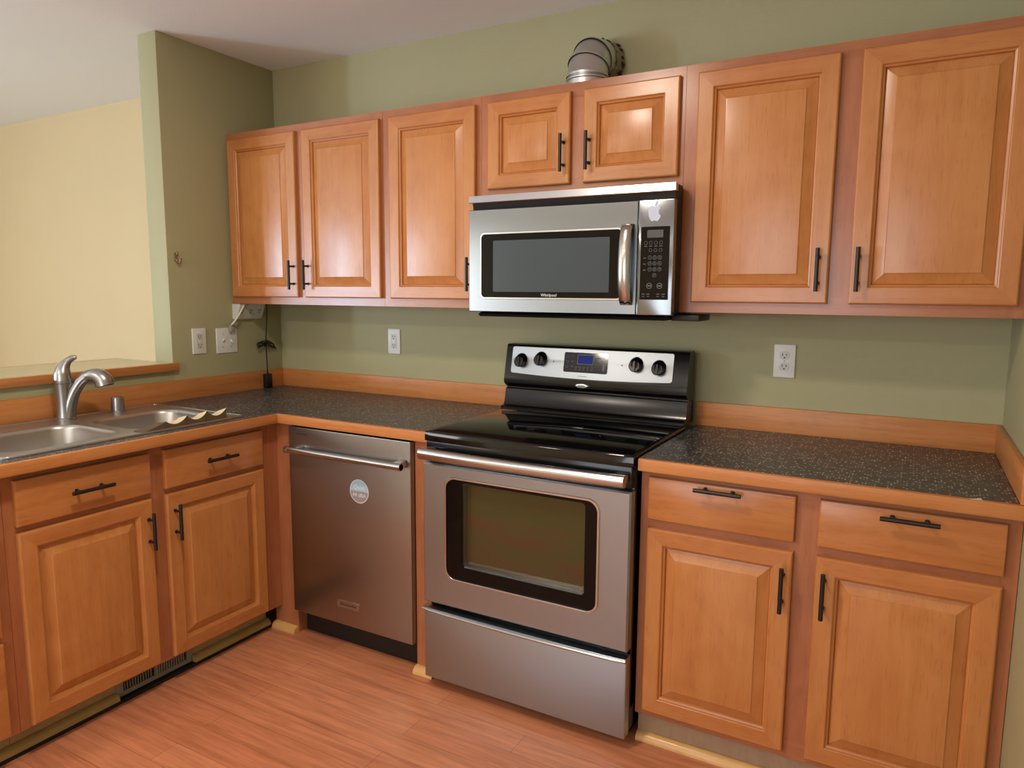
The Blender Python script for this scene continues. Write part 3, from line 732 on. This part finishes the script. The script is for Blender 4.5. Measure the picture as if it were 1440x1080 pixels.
# top vent: bright lip over a dark recess that slopes back
mb = MB().prism_x([(-.3725, 1.7145), (-.400, 1.7125), (-.4014, 1.7150), (-.398, 1.7380), (-.3725, 1.7384)], MX0, MX1); mb.build('top_strip', SSB, t)
mb = MB().prism_x([(-.3725, 1.7140), (-.396, 1.7120), (-.384, 1.690), (-.3725, 1.6895)], MX0+.012, MX1-.002)
vt = mb.build('top_vent', BLKM, t)
mb = MB().box(MX0+.0005, -.3725, MZ0+.002, MX0+.003, -.34, MZ1-.001); mb.build('side_edge', BLKM, t)
# door
DX1 = 2.0395
mb = MB().frame(mpM, (MX0, MZ0, DX1, 1.689), (1.453, 1.3775, 1.988, 1.6025), -.028, 0, .003, .016, .0025, .003, 6); md_ = mb.build('door', SS, t)
mb = MB().frame(mpM, (1.4475, 1.372, 1.9935, 1.608), (1.4545, 1.379, 1.9865, 1.601), .0002, .002, .020, .014, .0012, .0006, 6); mb.build('window_bezel', SSB, md_)
mb = MB().plate(mpM, 1.4537, 1.3782, 1.9873, 1.6018, -.02, -.0015, .0155); wg = mb.build('window_glass', MWGL, md_, label='black glass window')
SCR = plain('perforated_screen', (66, 76, 82), .22, spec=.3)
mb = MB().plate(mpM, 1.5015, 1.3985, 1.9445, 1.5785, -.0013, -.0009, .003); mb.build('window_screen', SCR, wg, label='grey see-through screen')
mb = MB().text('Whirlpool', mpM, 1.724, 1.3875, .0145, -.0010, shear=.1); mb.build('brand_lettering', PRINTW, wg)
# door handle: vertical bowed grip
mb = MB(); R = []
for i in range(25):
    s_ = i/24; z = 1.358+.258*s_; e_ = .030*math.sin(PI*min(1, max(0, s_)))**.5+.012
    R.append([(2.0085+u, MY_-d, z) for u, d in ((-.019, e_-.009), (-.0185, e_-.003), (-.012, e_+.001), (0, e_+.003), (.012, e_+.001), (.0185, e_-.003), (.019, e_-.009), (.0, e_-.011))])
mb.rings(R)
for z in (1.366, 1.608): mb.box(1.994, MY_-.018, z-.008, 2.023, MY_-.0003, z+.008, .003)
mb.build('handle', stainless('handle_steel', (178, 172, 166), .22, 'n', 0), md_, smooth=50)
# control panel
mb = MB().plate(mpM, DX1+.002, MZ0, MX1, 1.689, -.028, 0, .003, .0025); pc = mb.build('control_panel', SS, t)
mb = MB().plate(mpM, 2.0515, 1.376, 2.1450, 1.6055, .0003, .0012, .002); kp = mb.build('keypad', MWGL, pc, label='black touch keypad')
mb = MB().plate(mpM, 2.072, 1.571, 2.124, 1.595, .0014, .0018, .001); mb.build('screen', LCDG, kp, label='grey display')
mb = MB(); d = .0018
for r_ in range(3):
    for c_ in range(3): ring(mb, mpM, 2.083+c_*.016, 1.509-r_*.0185, .0062, .0054, d, 14)
ring(mb, mpM, 2.099, 1.4535, .0062, .0054, d, 14)
for c_ in range(4): ring(mb, mpM, 2.068+c_*.0165, 1.555, .0056, .005, d, 12); mb.plate(mpM, 2.063+c_*.0165, 1.544, 2.073+c_*.0165, 1.5453, d-.0002, d, .0003)
for c_ in range(3): ring(mb, mpM, 2.084+c_*.0165, 1.532, .0052, .0046, d, 12)
for r_ in range(3): mb.plate(mpM, 2.061, 1.507-r_*.019, 2.070, 1.5085-r_*.019, d-.0002, d, .0003)
for u in (2.083, 2.117): ring(mb, mpM, u, 1.420, .009, .0076, d, 16); mb.plate(mpM, u-.005, 1.4185, u+.005, 1.4215, d-.0002, d, .0003)
for u in (2.064, 2.080, 2.112, 2.130): mb.plate(mpM, u-.005, 1.393, u+.005, 1.3945, d-.0002, d, .0003); mb.plate(mpM, u-.004, 1.386, u+.004, 1.3872, d-.0002, d, .0003)
for i in range(10):
    u, v = ((2.083, 1.509), (2.099, 1.509), (2.115, 1.509), (2.083, 1.4905), (2.099, 1.4905), (2.115, 1.4905), (2.083, 1.472), (2.099, 1.472), (2.115, 1.472), (2.099, 1.4535))[i]
    mb.text(str((i+1) % 10), mpM, u, v, .0075, d)
mb.build('button_print', PRINT, kp)
# silver sticker above the keypad
def apple_poly():
    # right half outline of a bitten fruit, unit height about 1
    L_ = [(0, .40), (-.10, .47), (-.24, .50), (-.38, .44), (-.47, .30), (-.50, .10), (-.47, -.12), (-.39, -.33), (-.27, -.48), (-.16, -.52), (-.06, -.48), (0, -.47)]
    R_ = [(.06, -.48), (.16, -.52), (.27, -.48), (.37, -.35), (.45, -.18), (.36, -.10), (.30, .02), (.30, .16), (.36, .28), (.43, .34), (.34, .45), (.24, .50), (.10, .47)]
    return L_+R_
mb = MB(); s_ = .046; P = [(2.0945+x*s_*.92, 1.6455+y*s_) for x, y in apple_poly()]
P = [(p.x, p.y) for p in smooth_path([(x, y, 0) for x, y in P]+[(P[0][0], P[0][1], 0)], 3)[:-1]]
mb.rings([[mpM(u, v, .0003) for u, v in P], [mpM(u, v, .001) for u, v in P]])
lf = [(0, 0), (.012, .19), (.075, .30), (.20, .36), (.205, .24), (.15, .10), (.06, .02)]
P = [(2.0945+x*s_, 1.6455+(.54+y)*s_) for x, y in lf]
mb.rings([[mpM(u, v, .0003) for u, v in P], [mpM(u, v, .001) for u, v in P]])
mb.build('sticker', APPLE, pc, label='silver bitten-fruit sticker')

# ------------------------------------------------------------------ metal duct on top of the cabinets
cx, cy, r0 = 1.748, -.158, .0725
t = thing('vent_duct', 'galvanised metal elbow duct on the short cabinet, running into the wall', 'duct', (cx, cy, UT))
mb = MB().lathe([(r0-.003, .0), (r0, .0), (r0, .036), (r0+.003, .039), (r0+.003, .044), (r0, .047), (r0, .050)], (cx, cy, UT-.0005), 40); mb.build('collar', GALV, t)
# gores: rings tilting from horizontal to facing the wall
ang = [0, 26, 58, 90]; Rb = .086; zc = UT+.050; cen = []
prev = None
def gring(a, rr):
    a = math.radians(a); c = Vector((cx, cy+Rb-Rb*math.cos(a), zc+Rb*math.sin(a))); e1 = Vector((1, 0, 0)); e2 = Vector((0, math.cos(a), -math.sin(a)))*-1
    return [c+e1*rr*math.cos(2*PI*i/40)+e2*rr*math.sin(2*PI*i/40) for i in range(40)]
for k in range(3):
    a0, a1 = ang[k], ang[k+1]
    mb = MB(); R = [gring(a0, r0+.0035), gring(a0+3, r0+.0035), gring(a0+4.5, r0+.0005), gring(a1-1, r0-.001), gring(a1, r0-.001)]
    mb.rings(R, False, False); mb.build('elbow_segment', GALV, t)
yw = cy+Rb; zw = zc+Rb
mb = MB(); mb.rings([[(cx+r*math.cos(2*PI*i/40), y, zw+r*math.sin(2*PI*i/40)) for i in range(40)] for r, y in ((r0, yw), (r0, -.003))], False, False); mb.build('wall_sleeve', GALV, t)
mb = MB(); R = []
for y, rr in ((yw+.012, r0+.001), (yw+.03, r0+.003), (-.004, r0+.006)):
    R.append([(cx+(rr+random.uniform(-.002, .006)*(1 if y > -.05 else .4))*math.cos(2*PI*i/48), min(y+random.uniform(-.012, .006), -.002), zw+(rr+random.uniform(-.002, .006))*math.sin(2*PI*i/48)) for i in range(48)])
mb.rings(R, False, False); mb.build('foil_tape', TAPE, t, label='crumpled foil tape collar')
mb = MB()
for a in (8, -12, -30, 25, 40):
    a = math.radians(a); c = Vector((cx+(r0+.005)*math.cos(a), -.02, zw+(r0+.005)*math.sin(a)))
    P = [(c.x+random.uniform(-.006, .006), -.028+.006*j, c.z+random.uniform(-.008, .008)) for j in range(4)]
    mb.tube(P, [.003, .007, .006, .004], 6)
mb.build('tape_residue', TAPED, t, label='dark torn tape')

# ------------------------------------------------------------------ outlets, switch, power strip, cords, hook, register
def receptacle(mb, mp, u, v, d, decora=False):
    pass
def outlet(label, mp, u, v, gfci=False, gloss=None):
    o = thing('outlet', label, 'outlet', mp(u, v, 0), 'wall outlets above the counter')
    MB().plate(mp, u-.0355, v-.058, u+.0355, v+.058, .0006, .006, .004, .003).build('cover_plate', WHITE, o)
    if gfci:
        f = MB().plate(mp, u-.0165, v-.0335, u+.0165, v+.0335, .0055, .0075, .002).build('receptacle', WHITE2, o); cs = (.020, -.020)
        mb = MB()
        for dv in (.0045, -.0045): mb.plate(mp, u-.007, v+dv-.003, u+.007, v+dv+.003, .0076, .0085, .0008)
        mb.build('test_button', SLOT if gfci == 2 else WHITE, f)
    else:
        mb = MB()
        for dv in (.0195, -.0195): mb.plate(mp, u-.0165, v+dv-.0145, u+.0165, v+dv+.0145, .0055, .0078, .012)
        f = mb.build('receptacle', WHITE2, o); cs = (.0195, -.0195)
    for dv in cs:
        mb = MB()
        for du, h in ((-.0063, .0048), (.0063, .0038)): mb.plate(mp, u+du-.0012, v+dv+.003-h, u+du+.0012, v+dv+.003+h, .0077, .0082, .0003)
        P = circ(u, v+dv-.0075, .0026, 10); mb.rings([[mp(*q, .0077) for q in P], [mp(*q, .0082) for q in P]]); mb.build('slots', SLOT, f)
    if not gfci:
        P = circ(u, v, .002, 8); mb = MB(); mb.rings([[mp(*q, .0062) for q in P], [mp(*q, .0068) for q in P]]); mb.build('screw', SLOT, o)
    return o
mpW, mpS = back(0), left(0)
outlet('white outlet on the left wall beside the switch plate', mpS, -.490, 1.168, 1)
outlet('white outlet on the back wall above the dishwasher counter', mpW, .733, 1.168, 1)
outlet('white duplex outlet on the back wall above the right countertop', mpW, 2.445, 1.166)
o = thing('switch_plate', 'white double toggle switch plate on the left wall near the corner', 'light switch', (0, -.340, 1.163))
MB().plate(mpS, -.398, 1.104, -.282, 1.222, .0006, .006, .004, .003).build('cover_plate', WHITE, o)
for u, up_ in ((-.363, 1), (-.317, -1)):
    mb = MB().plate(mpS, u-.0052, 1.151, u+.0052, 1.175, .0055, .0068, .001); tg = mb.build('toggle', WHITE2, o)
    mb = MB(); mb.rings([[mpS(u+a, 1.163+c, .0069) for a, c in rrect(-.004, -.006, .004, .006, .001, 2)], [mpS(u+a, 1.163+up_*.009+c, .018) for a, c in rrect(-.0032, -.003, .0032, .003, .001, 2)]]); mb.build('lever', WHITE, tg)
for u in (-.363, -.317):
    for v in (1.133, 1.193):
        mb = MB(); P = circ(u, v, .0022, 8); mb.rings([[mpS(*q, .0062) for q in P], [mpS(*q, .0068) for q in P]]); mb.build('screw', SLOT, o)
# angled power strip under the corner cabinet
o = thing('power_strip', 'white angled power strip under the corner wall cabinet', 'power strip', (.03, -.215, 1.26))
mb = MB(); R = []
for y, s_ in ((-.300, 0), (-.297, 1), (-.148, 1), (-.145, 0)):
    q = .004*(1-s_); R.append([(.001, y, 1.334-q), (.052-q, y, 1.334-q), (.050-q, y, 1.318), (.030-q, y, 1.272+q), (.022, y, 1.262+q), (.001, y, 1.260+q)])
mb.rings(R); mb.build('housing', WHITE2, o)
mpP = lambda u, v, d=0: (.050-.020*(1.318-v)/.046+d*.92, u, v-d*.4)
for u in (-.277, -.225, -.175):
    mb = MB()
    for du in (-.006, .006): mb.plate(mpP, u+du-.0012, 1.299, u+du+.0012, 1.308, .0003, .0012, .0003)
    P = circ(u, 1.292, .0028, 10); mb.rings([[mpP(*q, .0003) for q in P], [mpP(*q, .0012) for q in P]]); mb.build('slots', SLOT, o)
o = thing('plug_lead', 'short white cord with plug hanging from the power strip', 'cord', (.03, -.32, 1.22))
mb = MB().tube(smooth_path([(.055, -.272, 1.332), (.058, -.285, 1.318), (.055, -.312, 1.278), (.048, -.335, 1.247), (.036, -.336, 1.238), (.026, -.325, 1.236)], 6), .0042, 10); mb.build('cord', plain('cream_cord', (232, 224, 204), .45), o)
mb = MB().box(.0085, -.334, 1.204, .030, -.308, 1.236, .004); mb.build('plug', plain('grey_plug', (150, 146, 142), .4), o, label='grey plug')
o = thing('power_adapter', 'black power adapter on a looped black cord hanging in the counter corner', 'adapter', (.035, -.13, CT))
mb = MB().box(.0175, -.147, CT+.002, .047, -.112, .987, .004); mb.build('brick', plain('black_plastic', (18, 18, 20), .4), o)
BC = plain('black_cord', (16, 15, 16), .5)
mb = MB().tube(smooth_path([(.040, -.1265, 1.3335), (.036, -.123, 1.30), (.030, -.122, 1.24), (.026, -.126, 1.17), (.026, -.127, 1.13), (.026, -.126, 1.07), (.030, -.128, 1.01), (.032, -.1295, .988)], 6), .0026, 8)
mb.tube([(.032, -.1295, 1.010), (.032, -.1295, .9865)], [.003, .005], 8); mb.build('cord', BC, o)
mb = MB()
for k in range(5):
    w = .046+.004*k; h = .007+.0035*k
    P = [(.027+.007*math.sin(a+k), -.133+w*math.sin(a)+.003*k, 1.131+h*math.sin(2*a+.35*k)-.09*w*math.sin(a)) for a in [2*PI*i/40 for i in range(41)]]
    mb.tube(P, .0019, 8)
mb.tube(smooth_path([(.034, -.132, 1.118), (.040, -.127, 1.131), (.034, -.121, 1.146), (.022, -.124, 1.140), (.021, -.131, 1.122)], 4), .0038, 8)
mb.build('cord_bundle', BC, o, label='tied bundle of black cord')
# little hook on the wall end
o = thing('wall_hook', 'small metal coat hook on the green wall left of the cabinets', 'hook', (0, -.585, 1.536))
mb = MB(); mb.rings([[mpS(-.585+a, 1.540+c, d_) for a, c in rrect(-.008*s2, -.020*s2, .008*s2, .020*s2, .008*s2)] for d_, s2 in ((.0006, 1), (.003, 1), (.0045, .7))]); mb.build('base_plate', HOOK, o)
mb = MB().tube(smooth_path([(.003, -.585, 1.549), (.012, -.585, 1.553), (.016, -.585, 1.563)], 5), [.0042, .004, .0035], 10)
mb.tube(smooth_path([(.003, -.585, 1.532), (.010, -.585, 1.518), (.022, -.585, 1.513), (.031, -.585, 1.522), (.032, -.585, 1.534)], 5), [.0048, .0045, .0042, .0045, .0065], 10); mb.build('hook', HOOK, o)
# toe-kick register
o = thing('floor_register', 'grey metal vent register in the toe kick under the sink cabinet', 'register', (.545, -1.144, .05))
mpT = left(.5405)
mb = MB(); mb.frame(mpT, (-1.290, .0125, -.999, .0985), (-1.268, .030, -1.021, .082), .0006, .008, .002, .001, .003); mb.box(.5411, -1.150, .031, .5478, -1.138, .081)
mb.build('cover', GREYREG, o)
for k in range(2):
    mb = MB()
    for i in range(11):
        u = -1.2625+.1285*k+i*.0098
        mb.box(.5412, u, .031, .5465, u+(.0026 if k == 0 else .0046), .081)
    mb.build('louvre', GREYREG, o)
MB().box(.5402, -1.2675, .0305, .5409, -1.0215, .0815).build('opening', BLKM, o)
